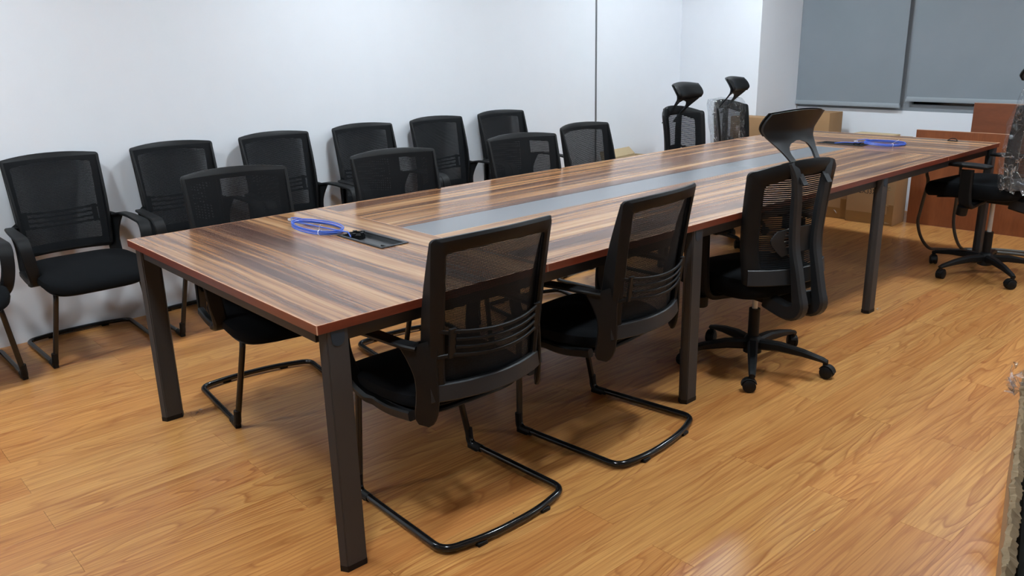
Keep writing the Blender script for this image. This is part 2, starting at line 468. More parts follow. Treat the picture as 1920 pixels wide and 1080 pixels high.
# ---------------------------------------------------------------- the room
fl = struct(obj('floor', BOX(ROOM_X0, 6.3, ROOM_Y0, WALL_Y, -0.06, -0.0085), M_base, smooth=False))
PW, PL = 0.1480, 1.250
def plank_mesh(length, width):
    bm = bmesh.new(); box(bm, 0, length-0.0007, 0, width-0.0002, -0.0085, 0.0)
    top = [e for e in bm.edges if all(v.co.z > -0.001 for v in e.verts)]
    bmesh.ops.bevel(bm, geom=top, offset=0.0003, segments=1, affect='EDGES')
    me = bpy.data.meshes.new('plank'); bm.to_mesh(me); bm.free(); me.materials.append(M_floor); return me
pm = {}
k0 = int(math.floor((ROOM_Y0-0.384)/PW)); k1 = int(math.ceil((WALL_Y-0.384)/PW))
for k in range(k0, k1):
    y0 = max(ROOM_Y0, 0.384+k*PW); y1 = min(WALL_Y, 0.384+(k+1)*PW)
    if y1-y0 < 0.01: continue
    off = 0.115 if k % 2 == 0 else -0.512
    n0 = int(math.floor((ROOM_X0-off)/PL))
    xs = off+n0*PL
    while xs < 6.0:
        x0, x1 = max(xs, ROOM_X0), min(xs+PL, 6.0)
        xs += PL
        if x1-x0 < 0.02: continue
        # boards that lie behind the camera are cut to what the lens or a step aside could see
        if x1 < -1.9 and y0 < 0.2: continue
        key = (round(x1-x0, 3), round(y1-y0, 3))
        if key not in pm: pm[key] = plank_mesh(*key)
        o = bpy.data.objects.new('plank', pm[key]); C.objects.link(o); o.location = (x0, y0, 0); o.parent = fl

struct(obj('wall_left', BOX(ROOM_X0, END_X+0.1, WALL_Y, WALL_Y+0.12, -0.06, CEIL), M_wall, smooth=False))
struct(obj('wall_column', BOX(END_X, WIN_X+0.12, COL_Y, WALL_Y, -0.06, CEIL), M_wall, smooth=False))
bm = bmesh.new()
SILL, HEAD = 0.806, 2.30
box(bm, WIN_X, WIN_X+0.14, ROOM_Y0, COL_Y, -0.06, SILL)
box(bm, WIN_X, WIN_X+0.14, ROOM_Y0, COL_Y, HEAD, CEIL)
box(bm, WIN_X, WIN_X+0.14, ROOM_Y0, -1.9, SILL, HEAD)
struct(obj('wall_back', bm, M_wall, smooth=False))
struct(obj('wall_right', BOX(ROOM_X0, WIN_X+0.14, ROOM_Y0-0.12, ROOM_Y0, -0.06, CEIL), M_wall2, smooth=False))
struct(obj('wall_front', BOX(ROOM_X0-0.12, ROOM_X0, ROOM_Y0-0.12, WALL_Y+0.12, -0.06, CEIL), M_wall2, smooth=False))
struct(obj('ceiling', BOX(ROOM_X0-0.1, WIN_X+0.14, ROOM_Y0-0.1, WALL_Y+0.1, CEIL, CEIL+0.1), M_ceil, smooth=False))
# metal joint strip on the left wall
bm = bmesh.new(); box(bm, 4.157, 4.175, WALL_Y-0.004, WALL_Y, 0, CEIL, 0.001); box(bm, 4.1635, 4.1685, WALL_Y-0.006, WALL_Y-0.003, 0, CEIL)
struct(obj('trim_1', bm, M_strip))
# windows behind the blinds
def window(name, ya, yb):
    bm = bmesh.new(); X0, X1 = WIN_X+0.006, WIN_X+0.07
    box(bm, X0, X1, ya, yb, SILL, SILL+0.053, 0.003); box(bm, X0, X1, ya, yb, HEAD-0.06, HEAD, 0.003)
    box(bm, X0, X1, ya, ya+0.05, SILL+0.053, HEAD-0.06); box(bm, X0, X1, yb-0.05, yb, SILL+0.053, HEAD-0.06)
    wdw = struct(obj(name, bm, M_frame))
    obj('pane', BOX(WIN_X+0.035, WIN_X+0.043, ya+0.05, yb-0.05, SILL+0.053, HEAD-0.06), M_glasspane, wdw, smooth=False)
window('window_1', 1.09, COL_Y)
window('window_2', -0.42, 1.09)
window('window_3', -1.90, -0.42)

def roller_blind(label, ya, yb, zb, tilt=0.0):
    t = thing('roller_blind', label, 'blind', (WIN_X, (ya+yb)/2, zb), 0, 'grey roller blinds on the window wall')
    h = (yb-ya)/2; top = HEAD-0.02-zb
    bm = bmesh.new(); N = 14; V = []
    for s in (0, 1):
        for j in range(13):
            z = 0.035+(top-0.035)*j/12
            V.append([bm.verts.new((-0.035-0.0012*s+0.003*math.sin(i*0.9)*(1-j/14), -h+2*h*i/N+tilt*(1-j/12), z)) for i in range(N+1)])
    for s in (0, 1):
        for j in range(12):
            for i in range(N):
                a, b = V[s*13+j], V[s*13+j+1]
                bm.faces.new((a[i], a[i+1], b[i+1], b[i]))
    for j in range(12):
        for i in (0, N):
            bm.faces.new((V[j][i], V[j+1][i], V[13+j+1][i], V[13+j][i]))
    obj('blind_cloth', bm, M_blind, t)
    hm = obj('hem_bar', BOX(-0.044, -0.028, -h+tilt, h+tilt, 0.0, 0.036, 0.004), M_hem, t)
    for s in (-1, 1):
        obj('end_cap', BOX(-0.046, -0.026, s*h+tilt-0.004, s*h+tilt+0.004, -0.002, 0.02, 0.002), M_hem, hm)
    bm = bmesh.new(); cyl(bm, (-0.036, -h, top), (-0.036, h, top), 0.025, 16); obj('roller_tube', bm, M_frame, t)
    return t
roller_blind('grey roller blind nearest the corner column, its hem hanging lower over the sill', 1.118, COL_Y-0.004, 0.828, 0.004)
roller_blind('wide grey roller blind right of the window gap, ending above a dark slit', -0.40, 1.072, 0.884)
roller_blind('grey roller blind farthest from the corner column, out at the right', -1.88, -0.415, 0.884)

LPOS = ['over the foreground visitor chairs', 'over the high back chair on the near side', 'over the bagged swivel chair', 'over the left end of the wall chair row', 'over the middle of the wall chair row', 'over the far end of the wall side', 'added unseen behind the camera to brighten the left wall', 'added unseen in the far right corner to brighten the column side']
for i, (x, y) in enumerate(LAMPS):
    t = thing('ceiling_light', 'small square white LED downlight '+LPOS[i], 'ceiling light', (x, y, CEIL), 0, 'square LED downlights on the ceiling')
    bm = bmesh.new()
    for a in ((-0.14, 0.14, -0.14, -0.12), (-0.14, 0.14, 0.12, 0.14), (-0.14, -0.12, -0.12, 0.12), (0.12, 0.14, -0.12, 0.12)):
        box(bm, *a, -0.012, 0.0)
    obj('light_frame', bm, M_white, t, smooth=False)
    obj('diffuser', BOX(-0.12, 0.12, -0.12, 0.12, -0.008, -0.002), M_lamp, t, smooth=False)

# ---------------------------------------------------------------- the meeting table
H = 0.7393; TH = 0.025; TW = 1.40; TL = 4.793; A1, AM, A2, S0, S1 = 0.8195, 2.43, 3.994, 0.597, 0.805
table = thing('meeting_table', 'long striped walnut meeting table with grey centre strip and graphite steel legs', 'table', (0, 0, 0))
G = 0.0003
def top_panel(name, x0, x1, y0, y1, mat, edges, label=None):
    bm = bmesh.new()
    box(bm, x0+G, x1-G, y0+G, y1-G, H-TH, H, 0.0008, 1)
    o = obj(name, bm, mat, table, smooth=False)
    if label: o['label'] = label
    e = 0.0012
    if edges:
        bm = bmesh.new(); bl = bmesh.new()
        X0, X1, Y0, Y1 = x0+(G if 'l' not in edges else 0), x1-(G if 'r' not in edges else 0), y0, y1
        for s in edges:
            if s == 'f': box(bm, X0, X1, y0-e, y0+G, H-TH, H-0.0012); box(bl, X0, X1, y0-e, y0+0.0015, H-0.0012, H+0.0003)
            if s == 'b': box(bm, X0, X1, y1-G, y1+e, H-TH, H-0.0012); box(bl, X0, X1, y1-0.0015, y1+e, H-0.0012, H+0.0003)
            if s == 'l': box(bm, x0-e, x0+G, Y0, Y1, H-TH, H-0.0012); box(bl, x0-e, x0+0.0015, Y0, Y1, H-0.0012, H+0.0003)
            if s == 'r': box(bm, x1-G, x1+e, Y0, Y1, H-TH, H-0.0012); box(bl, x1-0.0015, x1+e, Y0, Y1, H-0.0012, H+0.0003)
        if 'f' in edges:
            for xx in ((x0-e if 'l' in edges else x0), (x1-0.002)): box(bl, xx-0.0002, xx+0.0020, y0-e-0.0003, y0, H-TH, H-0.001)
        if 'l' in edges: box(bl, x0-e-0.0003, x0, y0-e, y0+0.002, H-TH, H-0.001)
        b = obj('edge_banding', bm, M_band, o, smooth=False); b['label'] = 'reddish mahogany edge banding'
        obj('edge_line', bl, M_edge_line, o, smooth=False)
    return o
# end panels have a rectangular cut-out for the cable trays
def end_panel(x0, x1, tx0, tx1, ty0, ty1, side):
    bm = bmesh.new()
    xs = [x0+G, tx0, tx1, x1-G]; ys = [G, ty0, ty1, TW-G]
    for z in (H-TH, H):
        g = [[bm.verts.new((x, y, z)) for y in ys] for x in xs]
        for i in range(3):
            for j in range(3):
                if (i, j) == (1, 1): continue
                bm.faces.new((g[i][j], g[i+1][j], g[i+1][j+1], g[i][j+1]))
        if z < H-0.01: lo = g
        else: hi = g
    def wall(a, b, c, d): bm.faces.new((a, b, c, d))
    per = [(0, 0), (1, 0), (2, 0), (3, 0), (3, 1), (3, 2), (3, 3), (2, 3), (1, 3), (0, 3), (0, 2), (0, 1)]
    for k in range(12):
        (i, j), (p, q) = per[k], per[(k+1) % 12]; wall(lo[i][j], lo[p][q], hi[p][q], hi[i][j])
    hole = [(1, 1), (2, 1), (2, 2), (1, 2)]
    for k in range(4):
        (i, j), (p, q) = hole[k], hole[(k+1) % 4]; wall(lo[i][j], lo[p][q], hi[p][q], hi[i][j])
    o = obj('end_panel', bm, M_top_y, table, smooth=False)
    o['label'] = 'walnut end panel with the grain running crosswise'
    e = 0.0012; bm = bmesh.new(); bl = bmesh.new()
    box(bm, x0, x1, -e, G, H-TH, H-0.0012); box(bm, x0, x1, TW-G, TW+e, H-TH, H-0.0012)
    box(bl, x0, x1, -e, 0.0015, H-0.0012, H+0.0003); box(bl, x0, x1, TW-0.0015, TW+e, H-0.0012, H+0.0003)
    if side == 'l':
        box(bm, x0-e, x0+G, -e, TW+e, H-TH, H-0.0012); box(bl, x0-e, x0+0.0015, -e, TW+e, H-0.0012, H+0.0003)
        box(bl, x0-e-0.0003, x0+0.0012, -e-0.0003, 0.0012, H-TH, H-0.001)
    else:
        box(bm, x1-G, x1+e, -e, TW+e, H-TH, H-0.0012); box(bl, x1-0.0015, x1+e, -e, TW+e, H-0.0012, H+0.0003)
        box(bl, x1-0.0012, x1+e+0.0003, -e-0.0003, 0.0012, H-TH, H-0.001)
    xe = x1 if side == 'l' else x0
    box(bl, xe-0.0014, xe+0.0014, -e-0.0003, 0, H-TH, H-0.001)
    # pale seam line where this panel meets the long ones
    box(bl, xe-0.0011, xe+0.0009, 0, TW, H-0.0012, H+0.0003)
    b = obj('edge_banding', bm, M_band, o, smooth=False); b['label'] = 'reddish mahogany edge banding'
    obj('edge_line', bl, M_edge_line, o, smooth=False)
T1 = (0.572, 0.688, 0.565, 0.860); T2 = (4.125, 4.240, 0.570, 0.865)
end_panel(0, A1, T1[0]+0.008, T1[1]-0.008, T1[2]+0.008, T1[3]-0.008, 'l')
end_panel(A2, TL, T2[0]+0.008, T2[1]-0.008, T2[2]+0.008, T2[3]-0.008, 'r')
for x0, x1 in ((A1, AM), (AM, A2)):
    top_panel('long_panel', x0, x1, 0, S0, M_top_x, 'f')
    top_panel('long_panel', x0, x1, S1, TW, M_top_x, 'b')
    o = top_panel('centre_strip', x0, x1, S0, S1, M_glass_strip, '', 'smooth grey inlaid strip')
    o.location.z = -0.0006
# steel frame
bm = bmesh.new(); ZB = H-TH-0.0002
for y in (0.030, TW-0.060): box(bm, 0.10, TL-0.10, y, y+0.03, ZB-0.045, ZB, 0.002)
obj('side_rail', bm, M_beam, table)
for x in (0.028, 1.605, 3.195, TL-0.063):
    obj('cross_rail', BOX(x, x+0.035, 0.066, TW-0.066, ZB-0.045, ZB, 0.002), M_beam, table)
for y in (0.28, 0.95):
    obj('support_bar', BOX(0.064, TL-0.064, y, y+0.04, ZB-0.07, ZB-0.0455, 0.002), M_beam, table)
def leg(x, y, sticker):
    s = 1 if y < 0.7 else -1
    hexo = [(-0.043, 0.0), (-0.031, -0.021), (0.031, -0.021), (0.043, 0.0), (0.031, 0.021), (-0.031, 0.021)]
    bm = bmesh.new()
    def prism(pts, z0, z1, k=1.0):
        a = [bm.verts.new((x+p*k, y+q*k, z0)) for p, q in pts]; b = [bm.verts.new((x+p*k, y+q*k, z1)) for p, q in pts]
        bm.faces.new(a[::-1]); bm.faces.new(b)
        for i in range(6): bm.faces.new((a[i], a[(i+1) % 6], b[(i+1) % 6], b[i]))
    prism(hexo, 0.018, ZB)
    es = [e for e in bm.edges if abs(e.verts[0].co.z-e.verts[1].co.z) > 0.1]
    bmesh.ops.bevel(bm, geom=es, offset=0.003, segments=2, affect='EDGES')
    o = obj('leg', bm, M_legs, table)
    bm = bmesh.new(); prism(hexo, 0.0, 0.0178, 1.01); obj('foot_cap', bm, M_plastic, o)
    if sticker:
        bm = bmesh.new(); out = [(-0.020, ZB-0.001), (0.022, ZB-0.001)]+[(0.001+0.0185*math.cos(a), ZB-0.028-0.016*math.sin(a)) for a in [PI*i/8 for i in range(9)]]
        a = [bm.verts.new((x+p, y-0.0212, q)) for p, q in out]; b = [bm.verts.new((x+p, y-0.0225, q)) for p, q in out]
        bm.faces.new(a); bm.faces.new(b[::-1])
        for i in range(len(a)): bm.faces.new((a[i], a[(i+1) % len(a)], b[(i+1) % len(a)], b[i]))
        t = obj('sticker', bm, M_tape, o, smooth=False); t['label'] = 'blue rounded sticker'
for x in (0.058, 1.630, 3.218, TL-0.056):
    leg(x, 0.024, True); leg(x, TW-0.024, False)

# cable trays set into the end panels
def cable_tray(label, T, flip):
    x0, x1, y0, y1 = T
    t = thing('cable_tray', label, 'cable tray', ((x0+x1)/2, (y0+y1)/2, H), 0)
    hx, hy = (x1-x0)/2, (y1-y0)/2
    bm = bmesh.new()
    for a in ((-hx, hx, -hy, -hy+0.014), (-hx, hx, hy-0.014, hy), (-hx, -hx+0.014, -hy+0.014, hy-0.014), (hx-0.014, hx, -hy+0.014, hy-0.014)):
        box(bm, *a, 0.0006, 0.004, 0.0015)
    obj('rim', bm, M_plastic_grey, t)
    bm = bmesh.new(); q = 0.0095; d = -0.013
    box(bm, -hx+q, hx-q, -hy+q, hy-q, d-0.002, d)
    for a in ((-hx+q, hx-q, -hy+q, -hy+q+0.002), (-hx+q, hx-q, hy-q-0.002, hy-q), (-hx+q, -hx+q+0.002, -hy+q, hy-q), (hx-q-0.002, hx-q, -hy+q, hy-q)):
        box(bm, *a, d, 0.0006)
    obj('well', bm, M_tray, t, smooth=False)
    s = -1 if flip else 1
    bm = bmesh.new()     # raised hinge end with cable collar
    lathe(bm, [(0.030, -0.0128), (0.031, 0.004), (0.027, 0.010), (0.022, 0.010), (0.020, -0.010)], 10, (0, s*(hy-0.045), 0))
    for k in range(5):
        a = k*2*PI/5; box(bm, 0.026*math.cos(a)-0.006, 0.026*math.cos(a)+0.006, s*(hy-0.045)+0.026*math.sin(a)-0.006, s*(hy-0.045)+0.026*math.sin(a)+0.006, 0.004, 0.013)
    obj('cable_collar', bm, M_plastic, t)
    bm = bmesh.new(); yc = -s*(hy-0.034)
    box(bm, -0.022, 0.022, yc-0.010, yc+0.010, -0.0128, -0.0065, 0.001); box(bm, -0.030, -0.024, yc-0.014, yc+0.014, -0.0128, 0.002, 0.001)
    obj('latch', bm, M_plastic, t)
cable_tray('black recessed cable tray at the near end of the table, its lid missing', T1, False)
cable_tray('black recessed cable tray at the far end of the table', T2, True)

def coil(label, cx, cy, a, b, rot, plug_dir, tail, loops=4, seed=1):
    rnd = random.Random(seed)
    t = thing('network_cable', label, 'cable', (cx, cy, H), rot)
    bm = bmesh.new(); P = []
    r = 0.0026
    for l in range(loops):
        da, db, ox, oy = [rnd.uniform(-0.006, 0.004) for _ in range(4)]
        for k in range(22):
            th = 2*PI*k/22
            nx = math.cos(th)*(a+da)+ox*0.4; ny = math.sin(th)*(b+db)+oy*0.5
            P.append((nx, ny, r+0.0008+(l % 2)*0.0056+(l//2)*0.0056+0.006*max(0, math.sin(th*1.0+1.0))))
    tube(bm, smooth_path([Vector(p) for p in tail]+[Vector(p) for p in P], 3), r, 8)
    e = Vector(P[-1]); d = Vector((*plug_dir, 0))
    tube(bm, smooth_path([e, e+d*0.02+Vector((0, 0.012, 0.004)), e+d*0.05+Vector((0, 0.012, 0)), e+d*0.075+Vector((0, 0.004, -0.004))], 5), r, 8)
    obj('cable_jacket', bm, M_blue, t)
    q = e+d*0.085+Vector((0, 0.003, 0)); q.z = 0.006
    bm = bmesh.new(); bmesh.ops.create_cube(bm, size=1, matrix=Matrix.Translation(q) @ Matrix.Rotation(math.atan2(d.y, d.x), 4, 'Z') @ Matrix.Diagonal((0.022, 0.012, 0.008, 1)))
    bmesh.ops.create_cube(bm, size=1, matrix=Matrix.Translation(q+Vector((0, 0, 0.005))) @ Matrix.Rotation(math.atan2(d.y, d.x), 4, 'Z') @ Matrix.Rotation(0.25, 4, 'Y') @ Matrix.Diagonal((0.014, 0.004, 0.002, 1)))
    o = obj('plug', bm, M_clear, t, smooth=False); o['label'] = 'clear plastic cable plug'
    # zip tie round the bundle
    th = 2.35; tx, ty = math.cos(th)*a, math.sin(th)*b
    bm = bmesh.new(); u = Vector((math.cos(th)/a, math.sin(th)/b, 0)).normalized()
    ring = [Vector((tx, ty, 0.0115))+u*0.0145*math.cos(q2)+Vector((0, 0, 1))*0.0105*math.sin(q2) for q2 in [2*PI*i/14 for i in range(14)]]
    strap(bm, ring, 0.0013, 0.0012, (-u.y, u.x, 0), closed=True)
    c = ring[3]; tube(bm, smooth_path([c, c+Vector((-0.02, 0.012, 0.012)), c+Vector((-0.045, 0.02, 0.028))], 4), 0.0011, 6)
    o = obj('cable_tie', bm, M_white, t); o['label'] = 'white nylon cable tie'
# long axis of the near coil lies along the table's width (+x local = +y world)
coil('blue network cable coiled beside the tray at the near end of the table', 0.580, 1.020, 0.140, 0.072, PI/2+0.06, (1, 0),
     [(-0.222, 0.0, 0.002), (-0.205, 0.0, 0.018), (-0.17, 0.004, 0.018)], 4, 3)
coil('blue network cable coiled on the far end of the table', 4.30, 0.50, 0.118, 0.115, PI/2, (1, 0.1),
     [(0.27, 0.12, 0.002), (0.20, 0.12, 0.012), (0.15, 0.09, 0.010)], 4, 5)
# small black clip near the far edge
bm = bmesh.new(); box(bm, -0.008, 0.008, -0.03, 0.03, 0, 0.006, 0.002); tube(bm, smooth_path([(0, -0.03, 0.004), (0.004, -0.015, 0.015), (0, 0.01, 0.016), (0, 0.03, 0.004)], 5), 0.003, 8)
o = obj('cable_clip', bm, M_plastic, None); o.location = (4.70, 0.245, H+0.0006); tag(o, 'small black plastic clip lying at the far edge of the table', 'clip')

# ---------------------------------------------------------------- sled base visitor chair (faces +y)
def gsurf(x, z):
    t = (z-0.45)/0.485
    return -0.118-0.066*max(0, t)**1.35-0.060*(1-(x/0.225)**2)
def guest_chair():
    t = thing('visitor_chair', '', 'chair')
    # sled frame
    fx, rx, R = 0.236, 0.247, 0.0115
    pts = [(-0.17, 0.02, 0.362), (-0.185, 0.285, 0.380), (-fx, 0.245, R+0.006), (-rx, -0.215, R+0.006), (-0.10, -0.250, R+0.006), (0.10, -0.250, R+0.006),
           (rx, -0.215, R+0.006), (fx, 0.245, R+0.006), (0.185, 0.285, 0.380), (0.17, 0.02, 0.362)]
    bm = bmesh.new(); tube(bm, fillet(pts, [0, 0.06, 0.030, 0.045, 0.10, 0.10, 0.045, 0.030, 0.06, 0], 7), R, 12)
    obj('sled_frame', bm, M_tube, t)
    for s in (-1, 1):
        bm = bmesh.new()     # moulded shoe in the front bend
        bm2 = bm
        tube(bm2, fillet([(s*0.2335, 0.251, 0.075), (s*fx, 0.247, R+0.004), (s*0.2375, 0.185, R+0.004)], 0.022, 5), 0.0142, 10)
        box(bm2, s*fx-0.012, s*fx+0.012, 0.20, 0.252, 0, 0.02, 0.004)
        obj('shoe', bm2, M_plastic, t)
    bm = bmesh.new()
    for s in (-1, 1): box(bm, s*0.13-0.018, s*0.13+0.018, -0.257, -0.237, 0.0, 0.012, 0.003)
    obj('glide', bm, M_plastic, t)
    # seat
    bm = bmesh.new(); cushion(bm, 0.485, 0.50, 0.392, 0.452, -0.115, e=4.2, drop=0.045); obj('seat', bm, M_seat, t)
    bm = bmesh.new(); cushion(bm, 0.44, 0.44, 0.372, 0.392, -0.10, e=5, drop=0.03, crown=0.0); obj('seat_pan', bm, M_plastic, t)
    # arm loops
    for s in (-1, 1):
        xt, xb = s*0.262, s*0.236
        P = [(s*0.228, -0.118, 0.612), (s*0.256, -0.078, 0.620), (xt+s*0.002, 0.02, 0.622), (xt+s*0.004, 0.225, 0.612), (xt-s*0.004, 0.238, 0.50), (xb, 0.205, 0.405), (xb, 0.06, 0.374), (s*0.236, -0.085, 0.396)]
        Q = fillet(P, [0, 0.03, 0.05, 0.05, 0.06, 0.07, 0.08, 0], 6)
        hw = []
        for p in Q:
            if p.z > 0.57: hw.append(0.020+0.008*max(0, min(1, (p.y+0.1)/0.25)))
            elif p.y > 0.12: hw.append(0.027)
            else: hw.append(0.013)
        th_ = [0.013 if p.z > 0.50 else 0.013+0.017*min(1, (0.50-p.z)/0.06) for p in Q]
        bm = bmesh.new(); strap(bm, Q, hw, th_, (1, 0, 0))
        a = obj('armrest', bm, M_plastic, t)
        bm = bmesh.new()   # broad plate turned to the corner that joins arm, seat and back
        ctr = [(s*0.222, -0.124, 0.622), (s*0.222, -0.126, 0.614), (s*0.220, -0.132, 0.57), (s*0.217, -0.138, 0.52), (s*0.216, -0.138, 0.46), (s*0.218, -0.132, 0.415), (s*0.221, -0.122, 0.375)]
        strap(bm, smooth_path(ctr, 3), [0.060, 0.060, 0.059, 0.058, 0.054, 0.048, 0.043, 0.039, 0.036, 0.034, 0.033, 0.033, 0.034, 0.034, 0.034, 0.034, 0.032, 0.027, 0.018], 0.012, (s*0.62, 0.78, 0))
        obj('arm_bracket', bm, M_plastic, a)
    # back
    N = dict(n=10, seg=6)
    outer = rrect(0.205, 0.222, 0.452, 0.928, 0.018, 0.012, **N)
    inner = rrect(0.170, 0.182, 0.500, 0.886, 0.012, 0.011, **N)
    bm = bmesh.new(); ring_plate(bm, outer, inner, gsurf, 0.022)
    for s in (-1, 1):       # the side members get deeper toward the seat
        zs = [0.915, 0.85, 0.78, 0.70, 0.62, 0.54, 0.47]; dp = [0.006, 0.016, 0.026, 0.034, 0.036, 0.026, 0.012]
        path = [Vector((s*(0.198+0.0155*(z-0.452)/0.482), gsurf(0.205, z)+d/2-0.004, z)) for z, d in zip(zs, dp)]
        strap(bm, path, 0.0065, [d+0.008 for d in dp], (1, 0, 0))
    obj('back_frame', bm, M_plastic, t)
    bm = bmesh.new(); sheet(bm, lambda z: 0.192+0.014*(z-0.47)/0.43, 0.470, 0.915, gsurf, 18, 18, 0.0012); obj('mesh_back', bm, M_mesh, t)
    bm = bmesh.new()
    path = [Vector((x, gsurf(x, 0.47)-0.022, 0.474)) for x in [-0.212+0.424*i/16 for i in range(17)]]
    strap(bm, path, 0.026, 0.013, (0, 0.12, 1)); o = obj('back_band', bm, M_plastic_grey, t); o['label'] = 'wide grey band across the back foot'
    # slatted lumbar support
    bm = bmesh.new()
    for k in range(4):
        z = 0.583+k*0.0235; hx = 0.158 if k in (0, 3) else 0.150
        path = [Vector((x, gsurf(x, z)-0.026-0.004*(1-(x/0.16)**2), z-0.012*(1-(x/0.16)**2)+0.006)) for x in [-hx+2*hx*i/14 for i in range(15)]]
        strap(bm, path, 0.0055 if k in (0, 3) else 0.0045, 0.007, (0, 0, 1))
    for s in (-1, 1):
        path = [Vector((s*0.160, gsurf(s*0.16, z)-0.026, z+0.006)) for z in (0.575, 0.60, 0.63, 0.662)]
        strap(bm, path, 0.012, 0.009, (1, 0, 0))
        strap(bm, [Vector((s*0.165, gsurf(s*0.165, 0.66)-0.024, 0.655)), Vector((s*0.195, gsurf(s*0.195, 0.66)-0.018, 0.664))], 0.006, 0.007, (0, 0, 1))
        strap(bm, [Vector((s*0.165, gsurf(s*0.165, 0.60)-0.024, 0.588)), Vector((s*0.195, gsurf(s*0.195, 0.60)-0.018, 0.584))], 0.006, 0.007, (0, 0, 1))
    obj('lumbar_support', bm, M_plastic, t)
    return t
g0 = guest_chair()
gw = 'visitor chairs lined up against the white wall'; gt = 'visitor chairs pushed in along the wall side of the table'; gn = 'visitor chairs pushed in along the near side of the table'
def D(d): return math.radians(d)
GC = [(-0.515, 2.50, D(182), 'black mesh visitor chair cut off by the left edge of the photo', gw),
      (0.105, 2.560, D(180), 'black mesh visitor chair against the wall, fully seen left of the table corner', gw),
      (0.702, 2.560, D(180), 'second wall-side mesh chair from the left in full view, its arm behind the table corner', gw),
      (1.300, 2.560, D(180), 'third full wall-side mesh chair from the left, behind the nearest table chair', gw),
      (1.905, 2.560, D(180), 'fourth full wall-side mesh chair from the left, behind the second table chair', gw),
      (2.490, 2.560, D(180), 'fifth full wall-side mesh chair, between the second and third table chairs', gw),
      (3.076, 2.560, D(180), 'last mesh visitor chair of the wall row, closest to the metal wall strip', gw),
      (0.470, 1.315, D(173), 'black mesh visitor chair nearest the left table corner, tucked in from the wall side', gt),
      (1.235, 1.285, D(172), 'black mesh visitor chair second from the left corner on the wall side of the table', gt),
      (2.060, 1.285, D(170), 'black mesh visitor chair third from the left corner on the wall side of the table', gt),
      (2.740, 1.415, D(183), 'black mesh visitor chair in front of the metal wall strip, pulled slightly off the table', gt),
      (0.512, 0.092, D(0), 'large black mesh visitor chair in the foreground beside the nearest table leg', gn),
      (1.222, 0.085, D(6), 'black mesh visitor chair seen from behind, left of the middle table leg', gn)]
for i, (x, y, r, lab, grp) in enumerate(GC):
    if i == 0:
        g0.location = (x, y, 0); g0.rotation_euler = (0, 0, r); g0['label'] = lab; g0['group'] = grp
    else: dup(g0, (x, y, 0), r, lab, grp)

